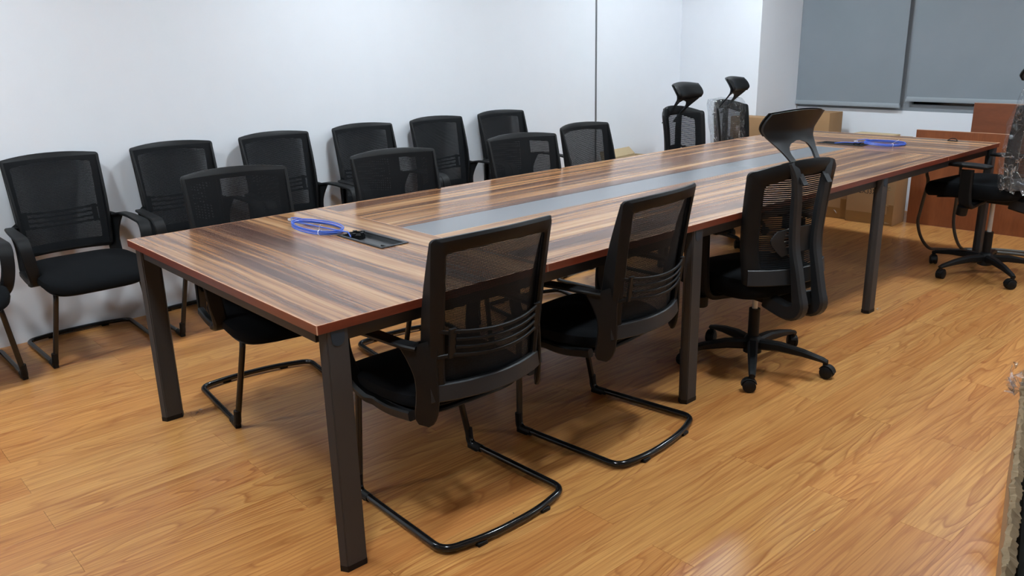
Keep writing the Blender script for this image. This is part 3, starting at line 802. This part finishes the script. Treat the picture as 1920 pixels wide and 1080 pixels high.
# ---------------------------------------------------------------- high back swivel chair (faces +y)
LIFT = [0.0]
def hsurf(x, z):
    z = z-LIFT[0]; t = (z-0.47)/0.48
    prof = -0.150-0.012*math.sin(PI*min(1, t*1.6))*0-0.075*max(0, t-0.25)**1.5-0.02*max(0, 0.25-t)*2
    return prof+0.045-0.100*(1-(x/0.24)**2)
def high_back_chair(label, loc, rot, base_rot, arm_z=0.655, head_rot=0.0, group='high back swivel chairs', lift_z=0.0, head_drop=0.0):
    t = thing('office_chair', label, 'chair', loc, rot, group)
    # five star base
    b = bpy.data.objects
    bm = bmesh.new()
    lathe(bm, [(0.026, 0.055), (0.040, 0.060), (0.042, 0.115), (0.030, 0.135), (0.026, 0.137)], 20)
    base = obj('star_base', bm, M_plastic, t)
    for k in range(5):
        a = base_rot+k*2*PI/5; c, s = math.cos(a), math.sin(a)
        P = [(0.030*c, 0.030*s, 0.100), (0.12*c, 0.12*s, 0.104), (0.22*c, 0.22*s, 0.094), (0.305*c, 0.305*s, 0.078), (0.325*c, 0.325*s, 0.070)]
        bm = bmesh.new(); strap(bm, P, [0.024, 0.021, 0.018, 0.015, 0.013], [0.045, 0.040, 0.030, 0.020, 0.016], (-s, c, 0))
        cyl(bm, (0.318*c, 0.318*s, 0.045), (0.318*c, 0.318*s, 0.080), 0.011, 10)
        obj('base_arm', bm, M_plastic, base)
        # caster
        ca = a+0.9+k*1.3; cc, cs = math.cos(ca), math.sin(ca)
        cx, cy = 0.318*c+0.010*cc, 0.318*s+0.010*cs
        bm = bmesh.new()
        ax = Vector((-cs, cc, 0)); ctr = Vector((cx, cy, 0.0275))
        for sd in (-1, 1):
            tube(bm, [ctr+ax*sd*q for q in (0.005, 0.007, 0.019, 0.023)], [0.022, 0.0275, 0.0275, 0.019], 18)
        tube(bm, [ctr-ax*0.006, ctr+ax*0.006], 0.0245, 16)
        hood = [ctr+Vector((cc*0.031*math.cos(q), cs*0.031*math.cos(q), 0.031*math.sin(q))) for q in [0.1+0.3*i for i in range(10)]]
        strap(bm, hood, 0.016, 0.004, ax)
        obj('caster', bm, M_plastic, base)
    bm = bmesh.new(); cyl(bm, (0, 0, 0.13), (0, 0, 0.262), 0.0245, 18); lift = obj('gas_lift', bm, M_plastic, t)
    bm = bmesh.new(); cyl(bm, (0, 0, 0.262), (0, 0, 0.345+lift_z), 0.0125, 14); obj('piston', bm, M_chrome, lift)
    bm = bmesh.new(); box(bm, -0.08, 0.08, -0.13, 0.12, 0.328, 0.372, 0.012); cyl(bm, (-0.08, 0.02, 0.345), (-0.20, 0.02, 0.345), 0.006, 8); box(bm, -0.235, -0.195, 0.0, 0.04, 0.338, 0.352, 0.005)
    cyl(bm, (0, 0.11, 0.34), (0, 0.19, 0.335), 0.024, 14)
    obj('tilt_mechanism', bm, M_plastic, t)
    bm = bmesh.new(); cushion(bm, 0.50, 0.50+lift_z*0.2, 0.368, 0.458, -0.185, e=4.6, drop=0.028, crown=0.012); obj('seat', bm, M_seat, t)
    bm = bmesh.new(); cushion(bm, 0.45, 0.44, 0.362, 0.38, -0.165, e=4, drop=0.03, crown=0); obj('seat_pan', bm, M_plastic, t)
    for s in (-1, 1):
        bm = bmesh.new()
        P = fillet([(s*0.275, 0.045, arm_z-0.02), (s*0.278, 0.040, 0.50), (s*0.275, 0.030, 0.355+lift_z*0.75), (s*0.12, 0.02, 0.350+lift_z)], [0, 0.05, 0.05, 0], 6)
        strap(bm, P, [0.036]*len(P), 0.028, (0, 1, 0))
        a = obj('armrest', bm, M_plastic, t)
        bm = bmesh.new()
        prof = [(-0.105, 0.000), (-0.09, 0.014), (0.0, 0.020), (0.10, 0.017), (0.135, 0.006)]
        pth = smooth_path([Vector((s*0.275, y+0.03, arm_z+z*0.35)) for y, z in prof], 4)
        hw = [0.030+0.012*math.sin(PI*i/(len(pth)-1)) for i in range(len(pth))]
        strap(bm, pth, hw, [0.012+0.010*math.sin(PI*i/(len(pth)-1)) for i in range(len(pth))], (1, 0, 0))
        obj('arm_pad', bm, M_plastic, a)
        bm = bmesh.new(); cyl(bm, (s*0.27, 0.045, 0.360+lift_z*0.75), (s*0.262, 0.055, 0.310+lift_z*0.75), 0.030, 16); obj('arm_knob', bm, M_plastic, a)
    # back frame with an arched top
    outer = rrect(0.222, 0.240, 0.435, 0.908, 0.022, 0.045)
    inner = rrect(0.168, 0.184, 0.500, 0.858, 0.030, 0.032)
    bm = bmesh.new(); ring_plate(bm, outer, inner, hsurf, 0.026); obj('back_frame', bm, M_plastic, t)
    bm = bmesh.new(); sheet(bm, lambda z: 0.195+0.014*(z-0.47)/0.43, 0.470, 0.895, hsurf, 18, 18, 0.0012); obj('mesh_back', bm, M_mesh_bar, t)
    bm = bmesh.new()
    path = [Vector((x, hsurf(x, 0.475)-0.030, 0.472)) for x in [-0.216+0.432*i/16 for i in range(17)]]
    strap(bm, path, 0.033, 0.012, (0, 0.15, 1)); o = obj('back_band', bm, M_plastic_grey, t); o['label'] = 'wide grey band across the back foot'
    # two deep curved spines flowing out of the top of the frame
    for s in (-1, 1):
        P = [(s*0.100, hsurf(0.10, 0.93)-0.012, 0.940), (s*0.082, hsurf(0.08, 0.88)-0.026, 0.885), (s*0.070, hsurf(0.07, 0.80)-0.036, 0.80), (s*0.063, hsurf(0.06, 0.70)-0.042, 0.70), (s*0.058, hsurf(0.06, 0.60)-0.052, 0.60),
             (s*0.056, hsurf(0.06, 0.50)-0.066, 0.50), (s*0.056, -0.290, 0.41), (s*0.056, -0.298, 0.355), (s*0.056, -0.245, 0.325), (s*0.056, -0.12, 0.345)]
        Q = smooth_path(P, 4); n = len(Q)
        hw = [0.0215 if i < n*0.7 else 0.023 for i in range(n)]
        th = [0.022+0.014*min(1, i/n/0.25)+0.034*max(0, min(1, (i/n-0.45)/0.35)) for i in range(n)]
        bm = bmesh.new(); strap(bm, Q, hw, th, (1, 0, 0)); obj('spine', bm, M_plastic_grey, t)
    bm = bmesh.new()
    strap(bm, [(-0.05, -0.262, 0.375), (0.05, -0.262, 0.375)], 0.03, 0.02, (0, 0.3, 1)); obj('spine_bridge', bm, M_plastic, t)
    # lumbar pad with slots
    bm = bmesh.new(); nx, nz = 12, 8; th = 0.006
    V = {}
    for sd in (0, 1):
        for i in range(nx+1):
            for j in range(nz+1):
                u, v = i/nx*2-1, j/nz
                hwid = 0.135*(1-0.35*abs(v-0.62)**1.5*2)
                x = u*hwid; z = 0.575+0.105*v-0.02*(u*u)
                V[sd, i, j] = bm.verts.new((x, hsurf(x, z)-0.030-th*sd+0.012*u*u, z))
    skip = {(i, j) for i in (2, 9) for j in (2, 4, 6)}
    skip |= {(i+1, j) for i, j in set(skip) if i == 2} | {(i-0, j) for i, j in set(skip)}
    for i in range(nx):
        for j in range(nz):
            if (i, j) in skip: continue
            for sd in (0, 1): bm.faces.new((V[sd, i, j], V[sd, i+1, j], V[sd, i+1, j+1], V[sd, i, j+1]))
            for (a, b, nb) in (((i, j), (i+1, j), (i, j-1)), ((i+1, j), (i+1, j+1), (i+1, j)), ((i+1, j+1), (i, j+1), (i, j+1)), ((i, j+1), (i, j), (i-1, j))):
                if nb in skip or not (0 <= nb[0] < nx and 0 <= nb[1] < nz):
                    bm.faces.new((V[0, a[0], a[1]], V[0, b[0], b[1]], V[1, b[0], b[1]], V[1, a[0], a[1]]))
    obj('lumbar_pad', bm, M_plastic_grey, t)
    # headrest: shell, cushion and a two-armed yoke, all turned together
    hd = bpy.data.objects.new('headrest', None); C.objects.link(hd); hd.parent = t
    hy = hsurf(0, 0.93)-0.02
    hd.location = (0, hy, 0.93+lift_z-head_drop); hd.rotation_euler = (0, 0, head_rot); hd.empty_display_size = 0.05
    def halfw(v): return 0.128+0.019*math.sin(min(1.0, max(0.0, v/0.55))*PI/2)-0.006*max(0, v-0.7)/0.3
    def hs(u, v):   # v 0 bottom .. 1 top; the shell bows forward at the neck, its wings sweep forward
        z = 0.088+0.104*v
        y = 0.115-0.070*max(0, v-0.25)**1.4-0.030*max(0, 0.25-v)
        return Vector((u*halfw(v), y+0.042*abs(u)**2.2, z+0.014*(1-u*u)*v+0.010*u*u*(1-v)))
    def shell(u, v):    # continues below v = 0 as a two-armed yoke that lands on the spines
        if v >= 0: return hs(u, v)
        q = -v/0.9; w_ = 0.128-0.050*math.sin(min(1.0, q*1.5)*PI/2)
        return Vector((u*w_, 0.1075-0.120*q**1.10+0.042*abs(u)**2.2*(1-q)**2, 0.088-0.162*q+0.010*u*u*(1-q)))
    bm = bmesh.new(); nx, nz = 24, 26; V = {}
    vv = [-0.9+1.9*j/nz for j in range(nz+1)]
    for sd in (0, 1):
        for i in range(nx+1):
            for j in range(nz+1):
                u = i/nx*2-1; v = vv[j]
                if v < -0.03:       # squeeze the columns outward to open a smooth arch in the middle
                    k = 0.64*min(1.0, math.sqrt(min(1.0, (-0.03-v)/0.25)))
                    au = abs(u)
                    u = math.copysign(k+(1-k)*au, u) if au > 1e-6 else 0.0
                V[sd, i, j] = bm.verts.new(shell(u, v)+Vector((0, -0.011*sd, 0)))
    hole = {(i, j) for i in (nx//2-1, nx//2) for j in range(nz) if vv[j] < -0.03}
    for i in range(nx):
        for j in range(nz):
            if (i, j) in hole: continue
            for sd in (0, 1): bm.faces.new((V[sd, i, j], V[sd, i+1, j], V[sd, i+1, j+1], V[sd, i, j+1]))
            for (a, b, nb) in (((i, j), (i+1, j), (i, j-1)), ((i+1, j), (i+1, j+1), (i+1, j)), ((i+1, j+1), (i, j+1), (i, j+1)), ((i, j+1), (i, j), (i-1, j))):
                if nb in hole or not (0 <= nb[0] < nx and 0 <= nb[1] < nz):
                    bm.faces.new((V[0, a[0], a[1]], V[0, b[0], b[1]], V[1, b[0], b[1]], V[1, a[0], a[1]]))
    loose = [v for v in bm.verts if not v.link_faces]
    bmesh.ops.delete(bm, geom=loose, context='VERTS')
    nx, nz = 16, 10
    obj('head_shell', bm, M_plastic_grey, hd)
    bm = bmesh.new(); V = {}
    for sd in (0, 1):
        for i in range(nx+1):
            for j in range(nz+1):
                u, v = (i/nx*2-1), j/nz
                k = (1-abs(u)**6)*(1-abs(v*2-1)**4)
                p = hs(u*1.02, v)+Vector((0, 0.003+(0.006+0.030*k**0.5 if sd else 0), 0.004))
                V[sd, i, j] = bm.verts.new(p)
    for i in range(nx):
        for j in range(nz):
            for sd in (0, 1): bm.faces.new((V[sd, i, j], V[sd, i+1, j], V[sd, i+1, j+1], V[sd, i, j+1]))
            for (a, b, e) in (((i, j), (i+1, j), j == 0), ((i+1, j), (i+1, j+1), i == nx-1), ((i+1, j+1), (i, j+1), j == nz-1), ((i, j+1), (i, j), i == 0)):
                if e: bm.faces.new((V[0, a[0], a[1]], V[0, b[0], b[1]], V[1, b[0], b[1]], V[1, a[0], a[1]]))
    obj('head_cushion', bm, M_plastic, hd)
    if lift_z:      # gas lift extended: everything above the sleeve goes up
        for ch in t.children:
            if ch.name.split('.')[0] in ('tilt_mechanism', 'seat', 'seat_pan', 'back_frame', 'mesh_back', 'back_band', 'spine', 'spine_bridge', 'lumbar_pad'): ch.location.z += lift_z
        for ch in lift.children: ch.scale.z = 1.0; ch.location.z += 0.0
    return t

def film_bag(parent, zb, zt, hw=0.27, seed=2, y_pad=0.07, crumple=0.02, mat=None):
    """loose clear bag pulled over the chair back: closed top, open foot"""
    rnd = random.Random(seed); bm = bmesh.new(); S = 56; rings = []
    L = 16
    for j in range(L+1):
        v = j/L; z = zb+(zt-zb)*v
        k = 1.0 if v < 0.93 else math.sqrt(max(0.0, 1-((v-0.93)/0.09)**2))
        ring = []
        for i in range(S):
            a = 2*PI*i/S; c, s = math.cos(a), math.sin(a)
            x = math.copysign(abs(c)**0.45, c)*hw*(0.90+0.10*k)
            y = math.copysign(abs(s)**0.7, s)*(y_pad*(0.35+0.65*k))
            zz = z+(0.02*math.sin(i*1.7+seed)+0.015*rnd.random() if j == 0 else 0)
            n = noise.noise_vector(Vector((x*9+seed, y*9, zz*5)))+0.5*noise.noise_vector(Vector((x*25, y*25+seed, zz*17)))
            ring.append(bm.verts.new(Vector((x, hsurf(x*0.8, zz)-0.015+y, zz))+n*crumple))
        rings.append(ring)
    for j in range(L):
        for i in range(S):
            bm.faces.new((rings[j][i], rings[j][(i+1) % S], rings[j+1][(i+1) % S], rings[j+1][i]))
    bm.faces.new(rings[-1])
    o = obj('plastic_cover', bm, mat or M_film, parent, angle=22); o['label'] = 'crinkled clear plastic bag'
    return o

high_back_chair('black high back swivel chair seen from behind on the near side of the table', (2.160, 0.060, 0), D(-14), D(-4+14), 0.650, D(0))
high_back_chair('black high back swivel chair without wrapping on the wall side of the table', (3.915, 1.600, 0), D(181), D(20), 0.655, 0, head_drop=0.022)
f2 = high_back_chair('high back swivel chair in loose clear film on the wall side near the column', (4.610, 1.650, 0), D(186), D(50), 0.655, D(3), head_drop=0.014)
film_bag(f2, 0.50, 0.962, 0.234, 5, 0.058, 0.018, M_film2)
rc = high_back_chair('high back swivel chair in a clear bag at the right edge, turned toward the table', (4.385, -0.14, 0), D(-6), D(9+6), 0.676, 0, lift_z=0.115)
LIFT[0] = 0.115
film_bag(rc, 0.55, 1.22, 0.255, 9, 0.090, 0.024, M_film_rc)
LIFT[0] = 0.0

# ---------------------------------------------------------------- cartons and panels
def carton(name, label, loc, rot, w, d, h, mat, tape=True, group=None):
    """closed standing carton: w along local y, d along local x, h high; front face at x=0 looks to -x"""
    t = thing(name, label, 'box', loc, rot, group)
    bm = bmesh.new(); box(bm, 0, d, -w/2, w/2, 0, h, 0.004, 2)
    obj('carton_body', bm, mat, t)
    if tape:
        bm = bmesh.new(); box(bm, -0.0008, 0.0, -w/2+0.004, w/2-0.004, 0.004, 0.085); box(bm, -0.0008, 0.0, -w/2+0.004, -w/2+0.05, 0.085, 0.16)
        o = obj('packing_tape', bm, M_cardtape, t, smooth=False); o['label'] = 'shiny brown packing tape'
    return t
c1 = carton('carton', 'tall brown carton printed 72X33X6 standing behind the far table legs', (5.290, 1.000, 0), D(3), 0.365, 0.235, 0.655, M_card)
# printed size and dented flute edge
fc = bpy.data.curves.new('print', 'FONT'); fc.body = '72X33X6'; fc.size = 0.055; fc.extrude = 0.0004; fc.align_x = 'LEFT'
fo = bpy.data.objects.new('tmp', fc); C.objects.link(fo)
dg = bpy.context.evaluated_depsgraph_get(); me = bpy.data.meshes.new_from_object(fo.evaluated_get(dg)); bpy.data.objects.remove(fo)
me.materials.clear(); me.materials.append(M_ink)
for v in me.vertices: v.co = Vector((-0.0006-v.co.z, 0.115-v.co.x*0.83, 0.232+v.co.y))
po = bpy.data.objects.new('printed_size', me); C.objects.link(po); po.parent = c1
bm = bmesh.new()
for z in (0.015, 0.15, 0.28, 0.41, 0.54):
    for k in range(3):
        c = Vector((-0.0012, -0.138+random.uniform(-0.012, 0.012), z+random.uniform(0, 0.02)))
        v = [bm.verts.new(c+Vector((-0.0015*random.random(), random.uniform(-0.024, 0.024), random.uniform(-0.009, 0.012)))) for _ in range(3)]
        bm.faces.new(v)
bmesh.ops.solidify(bm, geom=bm.faces[:], thickness=0.0012)
o = obj('dented_flutes', bm, M_card_pale, c1); o['kind'] = 'stuff'
bm = bmesh.new(); box(bm, -0.001, 0, -0.1205, -0.1190, 0.004, 0.651); obj('flap_seam', bm, M_dark, c1, smooth=False)
c2 = carton('carton', 'brown carton with loose shiny tape left of the printed carton', (5.31, 1.385, 0), D(3), 0.375, 0.235, 0.650, M_card)
bm = bmesh.new()
for k in range(7):
    y = -0.12+0.04*k*random.random()+0.02*k; z = 0.012+0.07*random.random()
    v = [bm.verts.new((-0.004-0.010*random.random(), y+random.uniform(-0.03, 0.03), z+random.uniform(-0.012, 0.025))) for _ in range(3)]
    bm.faces.new(v)
bmesh.ops.solidify(bm, geom=bm.faces[:], thickness=0.0005)
obj('loose_tape', bm, M_scrap, c2, smooth=False)
carton('carton', 'taller brown carton whose taped top shows right of the headrest, under the near blind', (5.60, 1.735, 0), 0, 0.39, 0.22, 0.792, M_card, False)
carton('carton', 'wide brown carton standing in front of the column, right of the film-wrapped chair', (5.11, 1.925, 0), D(0), 0.47, 0.155, 0.776, M_card, False)
# flattened film-wrapped packet on top of the printed carton
bm = bmesh.new(); box(bm, -0.09, 0.09, -0.15, 0.16, 0, 0.016, 0.005, 2)
for v in bm.verts: v.co += noise.noise_vector(v.co*20)*0.004
o = obj('wrapped_packet', bm, M_card_pale, None); o.location = (5.41, 1.06, 0.6565); tag(o, 'flat pale film-wrapped packet lying on the cartons beyond the table', 'package')

# open pale carton by the left wall
def open_carton(name, label, loc, rot, w, d, h, flaps):
    t = thing(name, label, 'box', loc, rot)
    bm = bmesh.new(); th = 0.006
    box(bm, -d/2, d/2, -w/2, w/2, 0, th)
    for a in ((-d/2, d/2, -w/2, -w/2+th), (-d/2, d/2, w/2-th, w/2), (-d/2, -d/2+th, -w/2+th, w/2-th), (d/2-th, d/2, -w/2+th, w/2-th)): box(bm, *a, th, h)
    obj('carton_body', bm, M_card_pale, t, smooth=False)
    for (p0, p1, out, l, lift) in flaps:
        p0, p1 = Vector((*p0, h)), Vector((*p1, h)); o = Vector((*out, 0))*l+Vector((0, 0, lift))
        bm = bmesh.new(); q = [p0, p1, p1+o*0.96-(p1-p0)*0.07, p0+o+(p1-p0)*0.05]
        a = [bm.verts.new(v) for v in q]; nrm = (q[1]-q[0]).cross(q[3]-q[0]).normalized()*0.005; b = [bm.verts.new(v+nrm) for v in q]
        bm.faces.new(a); bm.faces.new(b[::-1])
        for i in range(4): bm.faces.new((a[i], a[(i+1) % 4], b[(i+1) % 4], b[i]))
        obj('flap', bm, M_card_pale, t, smooth=False)
    return t
open_carton('open_carton', 'pale open carton with raised flaps on the floor by the left wall', (4.36, 2.48, 0), D(8), 0.46, 0.50, 0.475,
            [((-0.25, 0.23), (0.25, 0.23), (0, 1), 0.04, 0.060), ((-0.25, -0.23), (0.25, -0.23), (0, -1), 0.09, -0.03),
             ((-0.25, -0.23), (-0.25, 0.23), (-1, 0), 0.13, -0.015), ((0.25, -0.23), (0.25, 0.23), (1, 0), 0.13, -0.02)])

# cherry panels beyond the far end of the table
def cherry_panel(label, p0, p1, h, th, mat):
    a, b = Vector((*p0, 0)), Vector((*p1, 0)); L = (b-a).length
    t = thing('wooden_panel', label, 'panel', a, math.atan2(b.y-a.y, b.x-a.x))
    obj('board', BOX(0, L, -th, 0, 0.0, h-0.0015, 0.001, 1), mat, t)
    o = obj('board_edge', BOX(0, L, -th, 0, h-0.0014, h, 0.0004, 1), M_edge_line, t, smooth=False); o['label'] = 'thin paler top edge'
    return t
# left edge of the panel first; local -y is the room side
t = cherry_panel('long low cherry wood panel standing on the floor beyond the far table end', (5.622, -1.15), (5.535, 0.802), 0.712, -0.025, M_cherry)
t = cherry_panel('taller dark cherry wood panel standing behind the low one, under the blind', (5.70, -0.95), (5.668, 0.470), 0.912, -0.025, M_cherry2)

# big torn carton at the right edge of the picture
t = thing('torn_carton', 'large torn-open brown carton in the right foreground with a black interior', 'box', (1.30, -1.237, 0), math.atan2(0.30, 1.10))
bm = bmesh.new(); th = 0.008; L0, L1, hh = -0.62, 0.62, 0.34
N = 150; P = []
for i in range(N+1):
    x = L0+(L1-L0)*i/N
    P.append((x, hh+0.018*noise.noise(Vector((x*16, 1, 0)))+0.010*noise.noise(Vector((x*60, 4, 0)))))
fr = [[bm.verts.new((x, y, 0)) for x, z in P] for y in (0.0, -th)]; to = [[bm.verts.new((x, y, z)) for x, z in P] for y in (0.0, -th)]
for i in range(N):
    bm.faces.new((fr[0][i], fr[0][i+1], to[0][i+1], to[0][i])); bm.faces.new((fr[1][i], fr[1][i+1], to[1][i+1], to[1][i]))
    bm.faces.new((to[0][i], to[0][i+1], to[1][i+1], to[1][i])); bm.faces.new((fr[0][i], fr[0][i+1], fr[1][i+1], fr[1][i]))
for i in (0, N): bm.faces.new((fr[0][i], fr[1][i], to[1][i], to[0][i]))
box(bm, L0, L0+th, -0.55, -th, 0, hh-0.01); box(bm, L1-th, L1, -0.55, -th, 0, hh-0.01); box(bm, L0, L1, -0.558, -0.55, 0, hh-0.02); box(bm, L0+th, L1-th, -0.55, -th, 0, 0.008)
obj('carton_body', bm, M_card, t, smooth=False)
obj('black_foam', BOX(L0+0.02, L1-0.02, -0.54, -0.03, 0.008, 0.24, 0.01), M_inside, t)
bm = bmesh.new(); V = []     # ragged peeled paper along the rim
for j in range(4):
    V.append([bm.verts.new(Vector((x, [0.0015, 0.003, -0.006, -0.022][j], z+[-0.030-0.03*max(0, noise.noise(Vector((x*11, 3, 3)))), 0.001, 0.007, -0.006][j]))+noise.noise_vector(Vector((x*26, j*3.1, 0)))*(0.0015 if j == 0 else 0.007)+noise.noise_vector(Vector((x*95, j*5, 2)))*(0.0 if j == 0 else 0.005)) for x, z in P])
for j in range(3):
    for i in range(N): bm.faces.new((V[j][i], V[j][i+1], V[j+1][i+1], V[j+1][i]))
bmesh.ops.solidify(bm, geom=bm.faces[:], thickness=0.002)
obj('torn_rim', bm, M_tornpaper, t, angle=20)
bm = bmesh.new()
for k in range(26):
    c = Vector((0.54+random.uniform(-0.07, 0.06), random.uniform(-0.02, 0.035), 0.36+random.uniform(-0.02, 0.045)))
    v = [bm.verts.new(c+Vector((random.uniform(-0.03, 0.03), random.uniform(-0.02, 0.02), random.uniform(-0.02, 0.02)))) for _ in range(4)]
    bm.faces.new(v[:3]); bm.faces.new((v[0], v[2], v[3]))
bmesh.ops.solidify(bm, geom=bm.faces[:], thickness=0.0004)
o = obj('crumpled_film', bm, M_film_soft, t, smooth=False); o['label'] = 'crumpled clear film caught on the corner'

# ---------------------------------------------------------------- cables and scraps on the floor
bm = bmesh.new(); tube(bm, smooth_path([(4.44, 0.292, 0.668), (4.45, 0.282, 0.56), (4.45, 0.270, 0.50), (4.45, 0.296, 0.314), (4.455, 0.302, 0.237), (4.50, 0.290, 0.14), (4.62, 0.280, 0.05), (4.78, 0.27, 0.012), (4.90, 0.08, 0.010), (4.98, -0.12, 0.010), (5.00, -0.36, 0.010), (5.10, -0.85, 0.010)], 8), 0.0095, 10)
tag(obj('power_conduit', bm, M_cable_grey), 'grey flexible conduit looping down from the table, the left of the pair', 'cable')
bm = bmesh.new(); tube(bm, smooth_path([(4.58, 0.150, 0.668), (4.57, 0.131, 0.60), (4.57, 0.127, 0.52), (4.57, 0.131, 0.366), (4.57, 0.130, 0.249), (4.60, 0.112, 0.14), (4.74, 0.12, 0.05), (4.90, 0.13, 0.014), (5.02, 0.0, 0.010), (5.10, -0.25, 0.010), (5.28, -0.80, 0.010)], 8), 0.0095, 10)
tag(obj('power_conduit', bm, M_cable_grey), 'grey flexible conduit looping down from the table, the right of the pair', 'cable')
def scrap(label, x, y, r, mat, n=8, seed=1):
    rnd = random.Random(seed); bm = bmesh.new()
    for k in range(n):
        c = Vector((rnd.gauss(0, r*0.5), rnd.gauss(0, r*0.5), 0.001))
        v = [bm.verts.new(c+Vector((rnd.uniform(-r, r)*0.6, rnd.uniform(-r, r)*0.6, rnd.uniform(0, r*0.5)))) for _ in range(3)]; bm.faces.new(v)
    bmesh.ops.solidify(bm, geom=bm.faces[:], thickness=0.0006)
    zmin = min(v.co.z for v in bm.verts)
    for v in bm.verts: v.co.z -= zmin
    o = obj('film_scrap', bm, mat, smooth=False); o.location = (x, y, 0.0005); tag(o, label, 'scrap')
scrap('torn scrap of clear film on the floor beside the near left table leg', 0.150, 1.345, 0.022, M_film_soft, 14, 1)
scrap('white film scrap at the foot of the far right table leg', 3.285, 0.0, 0.014, M_scrap, 6, 2)
scrap('tiny white plastic scrap on the floor under the far part of the table', 4.08, 0.193, 0.014, M_scrap, 5, 3)
scrap('tiny dark chip on the floor within the foreground chair base', 0.561, -0.099, 0.006, M_dark, 3, 4)
scrap('small white sliver on the open floor right of the foreground chairs', 1.136, -0.788, 0.008, M_white, 2, 6)
